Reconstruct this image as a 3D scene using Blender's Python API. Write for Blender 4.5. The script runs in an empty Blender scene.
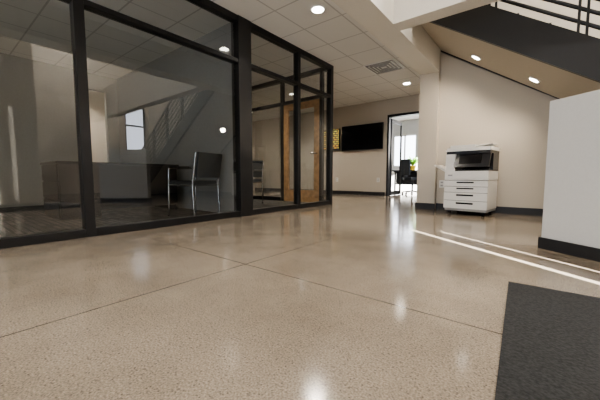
import bpy, bmesh, math, random
from mathutils import Vector, Matrix
random.seed(4)
S=bpy.context.scene
# ---------------------------------------------------------------- materials
def newmat(n):
    m=bpy.data.materials.new(n); m.use_nodes=True
    nt=m.node_tree; b=nt.nodes['Principled BSDF']
    return m,nt,b
def flat(n,c,rough=.5,metal=0,noise=.06,scale=30,bump=0,coat=0):
    m,nt,b=newmat(n); N=nt.nodes;L=nt.links
    g=N.new('ShaderNodeNewGeometry'); t=N.new('ShaderNodeTexNoise'); t.inputs['Scale'].default_value=scale; t.inputs['Detail'].default_value=4
    L.new(g.outputs['Position'],t.inputs['Vector'])
    r=N.new('ShaderNodeMapRange'); r.inputs['To Min'].default_value=1-noise; r.inputs['To Max'].default_value=1+noise
    r.inputs['From Min'].default_value=.3; r.inputs['From Max'].default_value=.7
    L.new(t.outputs['Fac'],r.inputs['Value'])
    v=N.new('ShaderNodeVectorMath'); v.operation='SCALE'; v.inputs[0].default_value=c; L.new(r.outputs[0],v.inputs['Scale'])
    L.new(v.outputs[0],b.inputs['Base Color'])
    b.inputs['Roughness'].default_value=rough; b.inputs['Metallic'].default_value=metal; b.inputs['Coat Weight'].default_value=coat
    if bump:
        bp=N.new('ShaderNodeBump'); bp.inputs['Strength'].default_value=bump; bp.inputs['Distance'].default_value=.002
        L.new(t.outputs['Fac'],bp.inputs['Height']); L.new(bp.outputs[0],b.inputs['Normal'])
    return m
def emis(n,c,s):
    m,nt,b=newmat(n); b.inputs['Base Color'].default_value=(*c,1); b.inputs['Emission Color'].default_value=(*c,1); b.inputs['Emission Strength'].default_value=s
    return m
M_wall=flat('paint_beige',(.49,.445,.38),.7,scale=60,noise=.02,bump=.1)
M_white=flat('paint_offwhite',(.68,.65,.59),.7,noise=.02,scale=60)
M_half=flat('paint_halfwall',(.54,.54,.53),.6,noise=.02,scale=60)
M_grey=flat('paint_grey',(.29,.295,.29),.7,noise=.03)
M_ceilw=flat('soffit_paint',(.52,.47,.39),.7,noise=.02)
M_black=flat('black_aluminium',(.007,.007,.008),.4,noise=.05)
M_base=flat('rubber_base',(.02,.02,.022),.5)
M_steel=flat('black_steel',(.010,.0095,.0095),.4)
M_desk=flat('desk_laminate',(.010,.012,.016),.5)
M_wood=flat('oak_wood',(.48,.28,.13),.45,noise=.25,scale=12)
M_cop=flat('copier_white',(.76,.75,.72),.4,noise=.01)
M_copg=flat('copier_grey',(.35,.35,.35),.4)
M_copd=flat('copier_dark',(.015,.015,.018),.2)
M_fab=flat('chair_fabric',(.03,.035,.04),.9,noise=.3,scale=200)
M_chrome=flat('chrome',(.5,.5,.5),.2,metal=1)
M_mat=flat('mat_fibre',(.017,.017,.017),.95,noise=.6,scale=110,bump=1)
M_plant=flat('leaf',(.15,.35,.04),.5,noise=.3)
M_pot=flat('pot',(.7,.5,.05),.4)
M_plate=flat('plate_white',(.7,.7,.68),.4)
M_screen=flat('screen_black',(.008,.008,.01),.12)
M_tread=flat('tread',(.06,.055,.05),.6)
M_lamp=emis('lamp_glow',(1,.93,.82),26)
M_fill_panel=emis('fill_panel_glow',(1,.97,.92),4)  # glow of the added ceiling fill
M_trim=flat('lamp_trim',(.8,.8,.78),.4)
M_paper=flat('binder_paper',(.6,.58,.5),.6,noise=.3,scale=40)
# screen content
M_disp,nt,b=newmat('display_content')
g=nt.nodes.new('ShaderNodeNewGeometry'); ck=nt.nodes.new('ShaderNodeTexBrick'); ck.inputs['Scale'].default_value=4
mp=nt.nodes.new('ShaderNodeMapping'); mp.inputs['Rotation'].default_value=(math.radians(90),0,0)
nt.links.new(g.outputs['Position'],mp.inputs['Vector']); nt.links.new(mp.outputs[0],ck.inputs['Vector'])
ck.inputs['Color1'].default_value=(.9,.45,.02,1); ck.inputs['Color2'].default_value=(.8,.7,.1,1); ck.inputs['Mortar'].default_value=(.01,.02,.06,1); ck.inputs['Mortar Size'].default_value=.07
nt.links.new(ck.outputs['Color'],b.inputs['Emission Color']); b.inputs['Emission Strength'].default_value=1.0; b.inputs['Base Color'].default_value=(0,0,0,1)
# glass
def glassmat(n,f0,tint):
    m=bpy.data.materials.new(n); m.use_nodes=True; nt=m.node_tree; N=nt.nodes; L=nt.links; N.clear()
    o=N.new('ShaderNodeOutputMaterial'); mx=N.new('ShaderNodeMixShader'); tr=N.new('ShaderNodeBsdfTransparent'); tr.inputs[0].default_value=(*tint,1)
    gl=N.new('ShaderNodeBsdfGlossy'); gl.inputs['Roughness'].default_value=0.0; gl.inputs['Color'].default_value=(1,1,1,1)
    lw=N.new('ShaderNodeLayerWeight'); lw.inputs['Blend'].default_value=.5
    p=N.new('ShaderNodeMath'); p.operation='POWER'; p.inputs[1].default_value=5; L.new(lw.outputs['Facing'],p.inputs[0])
    a=N.new('ShaderNodeMath'); a.operation='MULTIPLY_ADD'; a.inputs[1].default_value=1-f0; a.inputs[2].default_value=f0; L.new(p.outputs[0],a.inputs[0])
    L.new(a.outputs[0],mx.inputs[0]); L.new(tr.outputs[0],mx.inputs[1]); L.new(gl.outputs[0],mx.inputs[2]); L.new(mx.outputs[0],o.inputs[0])
    return m
M_glass=glassmat('glass_clear',.11,(.86,.88,.88))
# floor
M_floor,nt,b=newmat('polished_concrete'); N=nt.nodes;L=nt.links
g=N.new('ShaderNodeNewGeometry')
n1=N.new('ShaderNodeTexNoise'); n1.inputs['Scale'].default_value=1.6; n1.inputs['Detail'].default_value=8; n1.inputs['Roughness'].default_value=.65
n2=N.new('ShaderNodeTexNoise'); n2.inputs['Scale'].default_value=170; n2.inputs['Detail'].default_value=3
n3=N.new('ShaderNodeTexVoronoi'); n3.inputs['Scale'].default_value=80
for n in (n1,n2,n3): L.new(g.outputs['Position'],n.inputs['Vector'])
cr=N.new('ShaderNodeValToRGB'); cr.color_ramp.elements[0].position=.28; cr.color_ramp.elements[0].color=(.175,.145,.112,1); cr.color_ramp.elements[1].position=.72; cr.color_ramp.elements[1].color=(.275,.233,.185,1)
L.new(n1.outputs['Fac'],cr.inputs[0])
mr=N.new('ShaderNodeMapRange'); mr.inputs['From Min'].default_value=.32; mr.inputs['From Max'].default_value=.68; mr.inputs['To Min'].default_value=.66; mr.inputs['To Max'].default_value=1.34; L.new(n2.outputs['Fac'],mr.inputs['Value'])
fl=N.new('ShaderNodeMapRange'); fl.inputs['From Min'].default_value=.12; fl.inputs['From Max'].default_value=.3; fl.inputs['To Min'].default_value=.6; fl.inputs['To Max'].default_value=1; L.new(n3.outputs['Distance'],fl.inputs['Value'])
fm=N.new('ShaderNodeMath'); fm.operation='MULTIPLY'; L.new(fl.outputs[0],fm.inputs[0]); L.new(mr.outputs[0],fm.inputs[1])
sx=N.new('ShaderNodeSeparateXYZ'); L.new(g.outputs['Position'],sx.inputs[0])
def line(out,c,period,w=.006):
    a=N.new('ShaderNodeMath'); a.operation='SUBTRACT'; a.inputs[1].default_value=c-period/2; L.new(out,a.inputs[0])
    m=N.new('ShaderNodeMath'); m.operation='FLOORED_MODULO'; m.inputs[1].default_value=period; L.new(a.outputs[0],m.inputs[0])
    s=N.new('ShaderNodeMath'); s.operation='SUBTRACT'; s.inputs[1].default_value=period/2; L.new(m.outputs[0],s.inputs[0])
    ab=N.new('ShaderNodeMath'); ab.operation='ABSOLUTE'; L.new(s.outputs[0],ab.inputs[0])
    gt=N.new('ShaderNodeMath'); gt.operation='GREATER_THAN'; gt.inputs[1].default_value=w; L.new(ab.outputs[0],gt.inputs[0])
    return gt.outputs[0]
lx=line(sx.outputs[0],-1.415,4.2,.0035); ly=line(sx.outputs[1],1.225,4.2,.0035)
mm=N.new('ShaderNodeMath'); mm.operation='MULTIPLY'; L.new(lx,mm.inputs[0]); L.new(ly,mm.inputs[1])
m2=N.new('ShaderNodeMapRange'); m2.inputs['To Min'].default_value=.3; m2.inputs['To Max'].default_value=1; L.new(mm.outputs[0],m2.inputs['Value'])
m3=N.new('ShaderNodeMath'); m3.operation='MULTIPLY'; L.new(fm.outputs[0],m3.inputs[0]); L.new(m2.outputs[0],m3.inputs[1])
vs=N.new('ShaderNodeVectorMath'); vs.operation='SCALE'; L.new(cr.outputs[0],vs.inputs[0]); L.new(m3.outputs[0],vs.inputs['Scale']); L.new(vs.outputs[0],b.inputs['Base Color'])
rr=N.new('ShaderNodeMapRange'); rr.inputs['From Min'].default_value=.3; rr.inputs['From Max'].default_value=.7; rr.inputs['To Min'].default_value=.10; rr.inputs['To Max'].default_value=.17; L.new(n1.outputs['Fac'],rr.inputs['Value']); L.new(rr.outputs[0],b.inputs['Roughness'])
b.inputs['IOR'].default_value=1.65
# carpet
M_carp,nt,b=newmat('carpet_tile'); N=nt.nodes;L=nt.links
g=N.new('ShaderNodeNewGeometry'); bk=N.new('ShaderNodeTexBrick'); bk.inputs['Scale'].default_value=2.2; L.new(g.outputs['Position'],bk.inputs['Vector'])
bk.inputs['Color1'].default_value=(.10,.09,.08,1); bk.inputs['Color2'].default_value=(.025,.024,.024,1); bk.inputs['Mortar'].default_value=(.02,.02,.02,1); bk.inputs['Row Height'].default_value=.14
L.new(bk.outputs['Color'],b.inputs['Base Color']); b.inputs['Roughness'].default_value=.95
# ceiling tile
M_tile,nt,b=newmat('acoustic_tile'); N=nt.nodes;L=nt.links
g=N.new('ShaderNodeNewGeometry'); sx=N.new('ShaderNodeSeparateXYZ'); L.new(g.outputs['Position'],sx.inputs[0])
lx=line(sx.outputs[0],-2.1,.61,.010); ly=line(sx.outputs[1],3.5,.61,.010)
mm=N.new('ShaderNodeMath'); mm.operation='MULTIPLY'; L.new(lx,mm.inputs[0]); L.new(ly,mm.inputs[1])
mc=N.new('ShaderNodeMixRGB'); mc.inputs[1].default_value=(.52,.51,.49,1); mc.inputs[2].default_value=(.74,.73,.70,1); L.new(mm.outputs[0],mc.inputs[0]); L.new(mc.outputs[0],b.inputs['Base Color']); b.inputs['Roughness'].default_value=.9

# ---------------------------------------------------------------- builder
class B:
    def __init__(s,name): s.n=name; s.bm=bmesh.new(); s.m=[]
    def mi(s,m):
        if m not in s.m: s.m.append(m)
        return s.m.index(m)
    def box(s,x0,x1,y0,y1,z0,z1,m,M=None):
        vs=[s.bm.verts.new((x,y,z)) for x in (x0,x1) for y in (y0,y1) for z in (z0,z1)]
        for f in ((0,1,3,2),(4,6,7,5),(0,4,5,1),(2,3,7,6),(0,2,6,4),(1,5,7,3)):
            fc=s.bm.faces.new([vs[i] for i in f]); fc.material_index=s.mi(m)
        if M:
            for v in vs: v.co=M@v.co
        return s
    def poly(s,pts,vec,m):
        """prism: polygon pts extruded by vec"""
        vec=Vector(vec); a=[s.bm.verts.new(p) for p in pts]; b=[s.bm.verts.new(Vector(p)+vec) for p in pts]; n=len(pts); k=s.mi(m)
        s.bm.faces.new(a[::-1]).material_index=k; s.bm.faces.new(b).material_index=k
        for i in range(n): s.bm.faces.new((a[i],a[(i+1)%n],b[(i+1)%n],b[i])).material_index=k
        return s
    def quad(s,pts,m):
        s.bm.faces.new([s.bm.verts.new(p) for p in pts]).material_index=s.mi(m); return s
    def cyl(s,p0,p1,r,m,seg=14,r2=None):
        p0=Vector(p0);p1=Vector(p1);d=p1-p0; q=d.to_track_quat('Z','Y').to_matrix(); k=s.mi(m); r2=r if r2 is None else r2
        a=[];b=[]
        for i in range(seg):
            t=2*math.pi*i/seg; c=Vector((math.cos(t),math.sin(t),0))
            a.append(s.bm.verts.new(p0+q@(c*r))); b.append(s.bm.verts.new(p1+q@(c*r2)))
        s.bm.faces.new(a[::-1]).material_index=k; s.bm.faces.new(b).material_index=k
        for i in range(seg):
            f=s.bm.faces.new((a[i],a[(i+1)%seg],b[(i+1)%seg],b[i])); f.material_index=k
        return s
    def tube(s,pts,r,m):
        for i in range(len(pts)-1): s.cyl(pts[i],pts[i+1],r,m,10)
        return s
    def done(s,bev=0,M=None):
        bmesh.ops.recalc_face_normals(s.bm,faces=s.bm.faces)
        me=bpy.data.meshes.new(s.n); s.bm.to_mesh(me); s.bm.free()
        for m in s.m: me.materials.append(m)
        o=bpy.data.objects.new(s.n,me); S.collection.objects.link(o)
        if M: o.matrix_world=M
        if bev:
            md=o.modifiers.new('b','BEVEL'); md.width=bev; md.segments=2; md.limit_method='ANGLE'
        return o
def box(n,*a,bev=0): return B(n).box(*a).done(bev)

CH=2.62; GX=-3.19; TY=8.0; CY=5.3; FX=-1.33; HZ=5.4; BX=-1.62
# ---------------------------------------------------------------- floor / ceilings
f=B('floor'); f.box(-8.6,5.1,-3.6,12,-.1,0,M_floor); f.done()
box('carpet',-7.2,GX-.07,-1.6,4.87,0,.008,M_carp)
box('ceiling',-8.6,BX,-3.6,12,CH,CH+.12,M_tile)
box('ceiling_upper',-1.45,5.1,-3.6,5.5,HZ,HZ+.1,M_white)
# ---------------------------------------------------------------- walls
w=B('wall_north'); # TV wall with door opening
w.box(-8.6,-3.32,TY,TY+.12,0,CH,M_wall); w.box(-2.42,-1.33,TY,TY+.12,0,CH,M_wall); w.box(-3.32,-2.42,TY,TY+.12,2.2,CH,M_wall); w.done()
box('wall_corridor',BX,FX,CY-.1,TY,0,CH,M_wall)
box('wall_stair',FX,5.1,CY,CY+.12,0,HZ,M_wall)
box('wall_far_west',-8.7,-8.6,-3.6,12,0,CH,M_wall)
w=B('wall_office_back'); w.box(-7.3,-7.2,-1.6,2.12,0,CH,M_grey); w.box(-7.3,-7.2,2.5,4.9,0,CH,M_grey); w.box(-7.3,-7.2,2.12,2.5,2.3,CH,M_grey); w.done()
box('wall_office_south',-7.2,GX-.05,-1.7,-1.6,0,CH,M_grey)
box('wall_office_partition',-7.2,GX-.1,2.72,2.82,0,CH,M_grey)
box('wall_west',GX-.1,GX,-3.6,-1.7,0,CH,M_wall)
# south wall with storefront openings
w=B('wall_south'); w.box(-8.6,-2.9,-3.7,-3.6,0,HZ,M_wall); w.box(-2.9,1.3,-3.7,-3.6,2.5,HZ,M_wall); w.box(1.3,2.0,-3.7,-3.6,0,HZ,M_wall); w.done()
w=B('window_1')
for x in (-2.9,-1.9,-.8,.3,1.24): w.box(x,x+.06,-3.7,-3.6,0,2.5,M_black)
for z in (0,2.05,2.44): w.box(-2.9,1.3,-3.69,-3.61,z,z+.06,M_black)
w.quad([(-2.9,-3.65,0),(1.3,-3.65,0),(1.3,-3.65,2.5),(-2.9,-3.65,2.5)],M_glass); w.done()
# east wall: closed panels with two narrow gaps
w=B('wall_east'); s1=(.84,.93); s2=(1.135,1.205)
w.box(1.9,1.94,-3.6,s1[0],0,HZ,M_wall); w.box(1.9,1.94,s1[1],s2[0],0,HZ,M_wall); w.box(1.9,1.94,s2[1],1.56,0,HZ,M_wall)
w.box(1.9,1.94,s1[0],s1[1],2.13,HZ,M_wall); w.box(1.9,1.94,s2[0],s2[1],1.94,HZ,M_wall); w.done()
box('added_sky_blocker',2.5,2.6,.74,1.46,0,HZ,M_grey)  # added unseen blocker, keeps bright sky in the gaps out of glass reflections
box('wall_stair_south',1.94,5.1,1.46,1.56,0,HZ,M_wall)
w=B('wall_stair_east'); w.box(5.0,5.1,1.56,4.5,0,HZ,M_wall); w.box(5,5.1,4.5,5.2,0,1.4,M_wall); w.box(5,5.1,4.5,5.2,3.3,HZ,M_wall); w.box(5,5.1,5.2,CY,0,HZ,M_wall); w.done()
box('added_sun_blocker',5.1,7.2,4.3,4.4,0,HZ,M_wall)  # added out of view to stop sun entering the stair window
w=B('window_2')
for y in (4.5,5.15): w.box(5.02,5.08,y,y+.05,1.4,3.3,M_black)
for z in (1.4,2.3,3.25): w.box(5.02,5.08,4.5,5.2,z,z+.05,M_black)
w.done()
# upper wall over the beam
box('wall_upper',-1.45,FX,-3.6,CY,CH,HZ,M_white)
# beams
box('beam_long',BX,FX,-3.6,CY-.1,2.2,CH,M_white)
box('beam_cross',FX,5.0,3.3,3.5,2.2,3.0,M_white)
# baseboards
box('baseboard_north',-8.6,-3.36,TY-.015,TY,0,.1,M_base)
box('baseboard_stair',FX,5,CY-.015,CY,0,.1,M_base)
box('baseboard_corridor',BX-.015,FX+.01,CY-.115,CY-.1,0,.1,M_base)
# half wall (diagonal, 1.1 m high)
A=Vector((.03,2.92,0)); D=Vector((1.87,-1.496,0)).normalized(); Np=Vector((-D.y,D.x,0)); Lh=1.0
def hp(l,t,z): return (A.x+D.x*l+Np.x*t, A.y+D.y*l+Np.y*t, z)
w=B('wall_half'); w.poly([hp(0,0,0),hp(Lh,0,0),hp(Lh,.9,0),hp(Lh-.14,.9,0),hp(Lh-.14,.14,0),hp(0,.14,0)],(0,0,1.1),M_half); w.done(.004)
w=B('baseboard_half'); w.poly([hp(-.012,-.012,0),hp(Lh,-.012,0),hp(Lh,0,0),hp(-.012,0,0)],(0,0,.085),M_base)
w.poly([hp(-.012,0,0),hp(0,0,0),hp(0,.14,0),hp(-.012,.14,0)],(0,0,.085),M_base); w.done()
# ---------------------------------------------------------------- glass partition
def partition():
    g=B('glass_partition'); d0,d1=GX-.06,GX+.04
    ys=[(-1.6,-1.53),(.88,.96),(3.90,3.97),(4.88,4.97)]
    for a,b_ in ys: g.box(d0,d1,a,b_,0,CH,M_black)
    g.box(GX-.10,GX+.05,2.66,2.88,0,CH,M_black)
    for a,b_ in ((-1.53,.88),(.96,2.66),(2.88,3.90),(3.97,4.88)):
        g.box(d0,d1,a,b_,0,.075,M_black); g.box(d0,d1,a,b_,2.025,2.075,M_black); g.box(d0,d1,a,b_,2.54,CH,M_black)
        g.quad([(GX,a,.075),(GX,b_,.075),(GX,b_,2.025),(GX,a,2.025)],M_glass)
        g.quad([(GX,a,2.075),(GX,b_,2.075),(GX,b_,2.54),(GX,a,2.54)],M_glass)
    # return side at Y=4.93
    y0,y1=4.88,4.96
    for x in (-3.38,-4.40,-5.6,-7.15): g.box(x-.03,x+.03,y0,y1,0,CH,M_black)
    for a,b_ in ((-3.35,-3.25),(-4.37,-3.41),(-5.57,-4.43),(-7.12,-5.63)):
        g.box(a,b_,y0,y1,2.06,2.12,M_black); g.box(a,b_,y0,y1,2.54,CH,M_black)
        g.quad([(a,4.92,2.12),(b_,4.92,2.12),(b_,4.92,2.54),(a,4.92,2.54)],M_glass)
        if a!=-4.37:
            g.box(a,b_,y0,y1,0,.09,M_black); g.quad([(a,4.92,.09),(b_,4.92,.09),(b_,4.92,2.06),(a,4.92,2.06)],M_glass)
    g.done(.003)
partition()
def wood_door():
    g=B('door_1'); x0,x1=-4.36,-3.42;y0,y1=4.90,4.945
    g.box(x0,x0+.13,y0,y1,.01,2.05,M_wood); g.box(x1-.13,x1,y0,y1,.01,2.05,M_wood)
    g.box(x0+.13,x1-.13,y0,y1,1.92,2.05,M_wood); g.box(x0+.13,x1-.13,y0,y1,.01,.26,M_wood)
    g.quad([(x0+.13,4.92,.26),(x1-.13,4.92,.26),(x1-.13,4.92,1.92),(x0+.13,4.92,1.92)],M_glass)
    g.cyl((x1-.06,y0-.05,1.0),(x1-.19,y0-.05,1.0),.01,M_chrome); g.cyl((x1-.06,y0,1.0),(x1-.06,y0-.05,1.0),.014,M_chrome)
    g.done(.003)
wood_door()
# door in TV wall
g=B('door_2'); 
for x in (-3.32,-2.47): g.box(x,x+.05,TY-.02,TY+.13,0,2.2,M_black)
g.box(-3.27,-2.47,TY-.02,TY+.13,2.14,2.2,M_black)
Md=Matrix.Translation((-3.25,TY+.14,0))@Matrix.Rotation(math.radians(90),4,'Z')
g.box(0,.06,0,.045,.01,2.12,M_black,Md); g.box(.74,.8,0,.045,.01,2.12,M_black,Md); g.box(.06,.74,0,.045,2.03,2.12,M_black,Md); g.box(.06,.74,0,.045,.01,.12,M_black,Md)
g.done(.002)
# ---------------------------------------------------------------- far room
wx0,wx1=-4.5,-3.6
w=B('wall_far_room'); w.box(-5.2,.3,11.4,11.5,0,.9,M_half); w.box(-5.2,wx0,11.4,11.5,.9,CH,M_half); w.box(wx1,.3,11.4,11.5,.9,CH,M_half); w.box(wx0,wx1,11.4,11.5,2.1,CH,M_half); w.done()
box('wall_far_room_east',.2,.3,TY+.12,11.4,0,CH,M_half); box('wall_far_room_west',-5.3,-5.2,TY+.12,11.5,0,CH,M_half)
w=B('window_3')
for x in (wx0,(wx0+wx1)/2-.025,wx1-.05): w.box(x,x+.05,11.42,11.48,.9,2.1,M_plate)
for z in (.9,2.05): w.box(wx0,wx1,11.42,11.48,z,z+.05,M_plate)
w.done()
# ---------------------------------------------------------------- televisions
def tv(x0,x1,z0,z1,scr,n):
    g=B(n); g.box(x0,x1,TY-.07,TY-.03,z0,z1,M_black); g.box(x0+.015,x1-.015,TY-.073,TY-.07,z0+.02,z1-.015,scr)
    g.box((x0+x1)/2-.2,(x0+x1)/2+.2,TY-.03,TY-.001,(z0+z1)/2-.15,(z0+z1)/2+.15,M_black); g.done(.003)
tv(-4.72,-3.42,1.30,2.02,M_screen,'television'); tv(-5.75,-4.80,1.35,1.98,M_disp,'information_display')
for x,z in ((-4.95,.38),(-3.6,.38)):
    g=B('wall_outlet'); g.box(x,x+.08,TY-.008,TY,z,z+.12,M_plate); g.box(x+.02,x+.06,TY-.01,TY-.008,z+.02,z+.05,M_copg); g.box(x+.02,x+.06,TY-.01,TY-.008,z+.07,z+.1,M_copg); g.done()
g=B('wall_outlet'); g.box(-1.29,-1.21,CY-.008,CY,.36,.48,M_plate); g.box(-1.27,-1.23,CY-.01,CY-.008,.38,.41,M_copg); g.box(-1.27,-1.23,CY-.01,CY-.008,.43,.46,M_copg); g.done()
# ---------------------------------------------------------------- stair
def zs(x): return 2.56-.664*(x+1.36)
SY0=3.86
st=bpy.data.objects.new('staircase',None); S.collection.objects.link(st)
def child(o,p): o.parent=p; return o
g=B('soffit'); xe=2.46; g.poly([(FX,SY0+.05,zs(FX)),(xe,SY0+.05,zs(xe)),(xe,SY0+.05,zs(xe)+.03),(FX,SY0+.05,zs(FX)+.03)],(0,CY-SY0-.05,0),M_ceilw); child(g.done(),st)
for n,y in (('stringer_outer',SY0),('stringer_inner',CY-.05)):
    g=B(n); g.poly([(FX,y,zs(FX)-.02),(2.52,y,0),(3.0,y,0),(3.0,y,.02),(FX,y,zs(FX)+.36)],(0,.05,0),M_steel); child(g.done(),st)
g=B('treads')
x=-1.06; z=2.74
while z>.1:
    g.box(x-.27,x+.02,SY0+.05,CY-.05,z-.04,z,M_tread); g.box(x-.01,x,SY0+.05,CY-.05,z-.175,z-.04,M_tread); x+=.2636; z-=.175
child(g.done(),st)
g=B('railing')
def rz(x,h): return zs(x)+.36+h
y=SY0+.025; xa,xb=FX+.05,2.75
for h in (.10,.22,.34,.46,.58,.70): g.cyl((xa,y,rz(xa,h)),(xb,y,rz(xb,h)),.017,M_steel)
g.cyl((xa,y,rz(xa,.85)),(xb,y,rz(xb,.85)),.024,M_steel)
for i in range(5):
    xx=-1.2+i*.72
    for dx in (-.03,.03): g.box(xx+dx-.01,xx+dx+.01,y-.022,y+.022,rz(xx,-.05),rz(xx,.86),M_steel)
child(g.done(),st)
# ---------------------------------------------------------------- copier
def copier():
    g=B('photocopier'); W=.56;Dp=.48
    for cx in (.06,W-.06):
        for cy in (.07,Dp-.07): g.cyl((cx-.015,cy,.03),(cx+.015,cy,.03),.03,M_copd)
    g.box(0.01,W-.01,.02,Dp,.055,.09,M_copg)
    for i in range(4):
        z=.09+i*.115 if i<2 else .32+(i-2)*.085
        h=.11 if i<2 else .08
        g.box(0,W,.0,.03,z,z+h,M_cop); g.box(.17,W-.17,-.006,.0,z+h*.58,z+h*.80,M_copd); g.box(.15,W-.15,-.014,-.006,z+h*.80,z+h*.88,M_cop)
        g.box(.003,W-.003,.004,.03,z+h,z+h+.005,M_copd)
    g.box(.004,W-.004,.03,Dp,.09,.49,M_cop)
    g.box(0,W,.01,Dp,.493,.62,M_cop)          # engine front door
    g.box(.03,W-.03,.003,.01,.51,.60,M_cop)
    g.box(0,.13,.03,Dp,.62,.86,M_cop)            # left tower
    g.box(.13,W,Dp-.1,Dp,.62,.86,M_copd)
    g.box(.13,W,.04,Dp-.1,.62,.635,M_copd)
    g.poly([(.2,.06,.635),(.2,Dp-.1,.72),(.2,Dp-.1,.635)],(.34,0,0),M_copd)
    g.box(W-.04,W,.2,Dp-.1,.635,.86,M_copd)
    g.box(.0,W,.05,Dp,.86,.90,M_copd)            # scanner
    g.box(-.01,W+.01,.04,Dp,.90,.92,M_cop)
    g.box(.0,W,.06,Dp,.92,.95,M_cop)           # lid
    g.box(.03,.36,.10,Dp-.04,.95,.99,M_cop)     # document feeder
    g.poly([(.36,.12,.965),(.55,.12,.98),(.55,.12,.99),(.36,.12,.98)],(0,Dp-.2,0),M_cop)
    Mp=Matrix.Translation((.12,.05,.72))@Matrix.Rotation(math.radians(-22),4,'X')
    g.box(0,.44,-.03,.0,-.06,.17,M_copd,Mp)
    g.box(.06,.34,-.034,-.03,-.01,.12,M_screen,Mp)
    g.poly([(0,.12,.60),(-.02,.12,.60),(-.20,.12,.70),(-.20,.12,.72),(0,.12,.63)],(0,.3,0),M_cop)
    g.box(.05,.11,-.002,.003,.55,.57,M_copg)
    return g.done(.005,Matrix.Translation((-1.09,4.75,0))@Matrix.Rotation(math.radians(-8),4,'Z'))
copier()
# ---------------------------------------------------------------- mat
g=B('entrance_mat'); g.poly([(-.10,1.86,0),(1.35,1.86,0),(1.45,-.9,0),(.01,-.9,0)],(0,0,.006),M_mat); g.done()
# ---------------------------------------------------------------- desk
def desk():
    g=B('office_desk')
    g.box(-5.3,-4.5,1.0,2.55,.70,.73,M_desk)
    g.box(-5.28,-4.52,1.02,1.45,.012,.70,M_desk)
    for z in (.24,.47,.69): g.box(-5.26,-4.54,1.005,1.02,z-.2,z,M_desk); 
    g.box(-4.56,-4.53,1.45,2.53,.10,.70,M_desk); g.box(-5.28,-4.53,2.50,2.53,.012,.70,M_desk)
    g.done(.003)
desk()
def sidechair(x,y,rot,n='side_chair'):
    g=B(n); r=.011
    for s in (-1,1):
        X=.25*s
        g.tube([(X,-.22,.02),(X,-.20,.44),(X,-.27,.84)],r,M_chrome)
        g.tube([(X,.22,.02),(X,.20,.64),(X,-.22,.64)],r,M_chrome)
        g.cyl((X,-.22,0),(X,-.22,.02),.016,M_black); g.cyl((X,.22,0),(X,.22,.02),.016,M_black)
        g.box(X-.025,X+.025,-.18,.18,.645,.665,M_black)
        g.tube([(X,-.21,.42),(X,.21,.42)],r,M_chrome)
    g.tube([(-.25,.2,.42),(.25,.2,.42)],r,M_chrome); g.tube([(-.25,-.2,.42),(.25,-.2,.42)],r,M_chrome)
    g.box(-.23,.23,-.20,.23,.43,.48,M_fab)
    Mb=Matrix.Translation((0,-.24,.52))@Matrix.Rotation(math.radians(9),4,'X')
    g.box(-.23,.23,-.015,.02,0,.33,M_fab,Mb)
    g.done(.006,Matrix.Translation((x,y,.009))@Matrix.Rotation(math.radians(rot),4,'Z'))
sidechair(-3.72,2.33,105)
sidechair(-4.45,3.9,200)
def taskchair(x,y,rot,z0=0.0):
    g=B('office_chair')
    for i in range(5):
        t=i*2*math.pi/5; g.cyl((0,0,.10),(.29*math.cos(t),.29*math.sin(t),.07),.02,M_black,8,.014); g.cyl((.29*math.cos(t),.29*math.sin(t)-.02,.03),(.29*math.cos(t),.29*math.sin(t)+.02,.03),.03,M_black)
    g.cyl((0,0,.08),(0,0,.44),.025,M_black); g.box(-.24,.24,-.23,.24,.44,.51,M_fab)
    g.box(-.03,.03,-.29,-.25,.42,.75,M_black); g.box(-.03,.03,-.27,-.1,.41,.44,M_black)
    g.box(-.21,.21,-.28,-.23,.58,1.05,M_fab)
    for s in (-1,1): g.box(.27*s-.015,.27*s+.015,-.05,.02,.46,.66,M_black); g.box(.27*s-.035,.27*s+.035,-.14,.13,.66,.69,M_black); g.box(min(.27*s,.2*s),max(.27*s,.2*s),-.04,.01,.44,.46,M_black)
    g.done(.01,Matrix.Translation((x,y,z0))@Matrix.Rotation(math.radians(rot),4,'Z'))
taskchair(-3.0,9.2,-35)
g=B('work_table'); g.box(-4.1,-2.7,9.85,10.55,.71,.74,M_desk); g.box(-4.0,-2.8,10.5,10.53,.25,.71,M_desk)
for x in (-4.05,-2.8):
    for y in (9.9,10.45): g.box(x,x+.05,y,y+.05,0,.71,M_black)
g.done(.003)
g=B('potted_plant'); px_,py_=-3.35,10.25; g.cyl((px_,py_,.74),(px_,py_,.9),.08,M_pot,16,.11)
for i in range(34):
    t=i*2.4; r=.1+.1*random.random(); h=1.0+.25*random.random(); c=Vector((px_,py_,.88)); tip=Vector((px_+r*1.5*math.cos(t),py_+r*1.5*math.sin(t),h)); side=Vector((-math.sin(t),math.cos(t),0))*.04; mid=(c+tip)/2+Vector((0,0,.05))
    g.quad([c,mid+side,tip,mid-side],M_plant)
g.done()
g=B('writing_desk'); g.box(-6.2,-4.6,2.95,3.55,.70,.73,M_desk); g.box(-6.18,-6.14,2.97,3.53,.008,.7,M_desk); g.box(-4.66,-4.62,2.97,3.53,.008,.7,M_desk); g.box(-6.14,-4.66,2.97,3.0,.3,.7,M_desk); g.done(.003)
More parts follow.
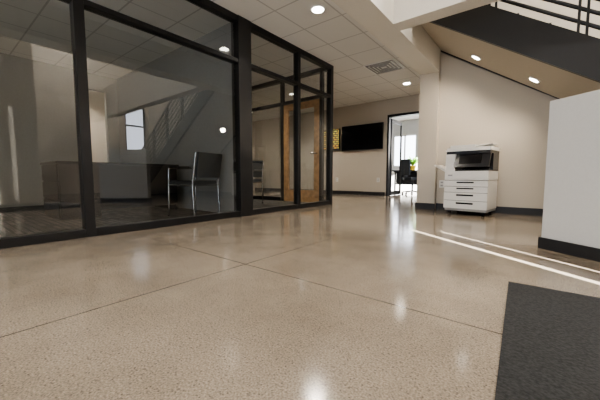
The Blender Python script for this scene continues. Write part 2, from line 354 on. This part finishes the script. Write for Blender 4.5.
# bookcase with binders in second office
g=B('bookcase'); bx=-7.18
g.box(bx,bx+.02,3.0,4.6,.01,1.5,M_desk)
for y in (3.0,3.78,4.58): g.box(bx+.02,bx+.32,y,y+.02,.01,1.5,M_desk)
for z in (.05,.5,.98,1.48): 
    g.box(bx+.02,bx+.32,3.02,3.78,z,z+.02,M_desk); g.box(bx+.02,bx+.32,3.8,4.58,z,z+.02,M_desk)
for z in (.07,.52,1.0):
    y=3.04
    while y<4.5:
        wd=.03+.04*random.random()
        if not (3.70<y<3.82): g.box(bx+.04,bx+.27,y,y+wd,z,z+.24+.08*random.random(),random.choice([M_paper,M_wood,M_copg,M_fab]))
        y+=wd+.004
g.done()
# ---------------------------------------------------------------- ceiling bits
g=B('ceiling_vent'); vx,vy=-2.42,5.6
g.box(vx-.3,vx+.3,vy-.3,vy+.3,CH-.008,CH,M_trim)
for k in range(4):
    r=.26-k*.06; 
    for a in ((vx-r,vx+r,vy-r,vy-r+.02),(vx-r,vx+r,vy+r-.02,vy+r),(vx-r,vx-r+.02,vy-r+.02,vy+r-.02),(vx+r-.02,vx+r,vy-r+.02,vy+r-.02)): g.box(*a,CH-.02,CH-.008,M_copg)
g.done()
def downlight(x,y,z,e,tilt=0,ang=140,col=(1,.90,.78),size=.07):
    g=B('recessed_downlight'); g.cyl((0,0,-.012),(0,0,0),size+.02,M_trim,24); g.cyl((0,0,-.016),(0,0,-.012),size,M_lamp,24)
    o=g.done(0,Matrix.Translation((x,y,z))@Matrix.Rotation(tilt,4,'Y'))
    l=bpy.data.lights.new('downlight_lamp','SPOT'); l.energy=e; l.color=col; l.spot_size=math.radians(ang); l.spot_blend=.9; l.shadow_soft_size=size*1.2
    lo=bpy.data.objects.new('downlight_lamp',l); S.collection.objects.link(lo); lo.location=(0,0,-.04); lo.parent=o
for x,y,e in ((-2.26,3.19,105),(-2.26,.3,60),(-2.26,-2.4,60),(-2.43,6.87,180),(-5.3,6.7,220),(-7.4,6.7,90),(-5.0,3.9,170),(-7.95,2.3,170),(-5.6,-.4,110)):  # last entry is added out of view to brighten the left office
    downlight(x,y,CH,e)
th=math.atan(.664)
for x,y in ((-.75,4.77),(-.11,4.74)): downlight(x,y,zs(x)-.001,60,tilt=th,ang=140,size=.05,col=(1,.87,.7))
for x,y in ((-.2,-2.2),(.6,2.4)): downlight(x,y,HZ,150,size=.09)
downlight(-2.5,9.6,CH,350,col=(1,.97,.93)); 
def fill_panel(x,y,sx,sy,e):  # added fill on the upper ceiling, brightens the stair hall and its reflection
    g=B('added_fill_panel'); g.box(-sx/2,sx/2,-sy/2,sy/2,-.05,0,M_trim); g.box(-sx/2+.02,sx/2-.02,-sy/2+.02,sy/2-.02,-.055,-.05,M_fill_panel)
    o=g.done(0,Matrix.Translation((x,y,HZ)))
    l=bpy.data.lights.new('fill_panel_lamp','AREA'); l.energy=e; l.shape='RECTANGLE'; l.size=sx; l.size_y=sy; l.color=(1,.96,.91)
    lo=bpy.data.objects.new('fill_panel_lamp',l); S.collection.objects.link(lo); lo.location=(0,0,-.07); lo.parent=o
fill_panel(1.4,4.4,1.2,.6,230); fill_panel(3.6,3,1.2,.6,230); fill_panel(.3,-.8,1.2,.6,80)
# ---------------------------------------------------------------- sun, sky
sd=Vector((-.798,.602,0)); el=math.radians(30)
d=Vector((sd.x*math.cos(el),sd.y*math.cos(el),-math.sin(el)))
l=bpy.data.lights.new('sun','SUN'); l.energy=90; l.angle=math.radians(.4); l.color=(1,.97,.92)
o=bpy.data.objects.new('sun',l); S.collection.objects.link(o); o.rotation_euler=d.to_track_quat('-Z','Y').to_euler(); o.location=(6,-5,6)
W=bpy.data.worlds.new('sky'); S.world=W; W.use_nodes=True; bg=W.node_tree.nodes['Background']
bg.inputs[0].default_value=(.84,.89,1,1); bg.inputs[1].default_value=6.5
# ---------------------------------------------------------------- camera
c=bpy.data.cameras.new('cam'); c.lens=18; c.sensor_width=36; co=bpy.data.objects.new('camera',c); S.collection.objects.link(co)
yaw=math.atan(240/301); co.location=(0,0,.55); co.rotation_euler=(math.radians(90)-math.atan(24/300),0,yaw); c.clip_start=.02
S.camera=co
S.view_settings.view_transform='AgX'; S.view_settings.look='AgX - Medium High Contrast'; S.view_settings.exposure=.03
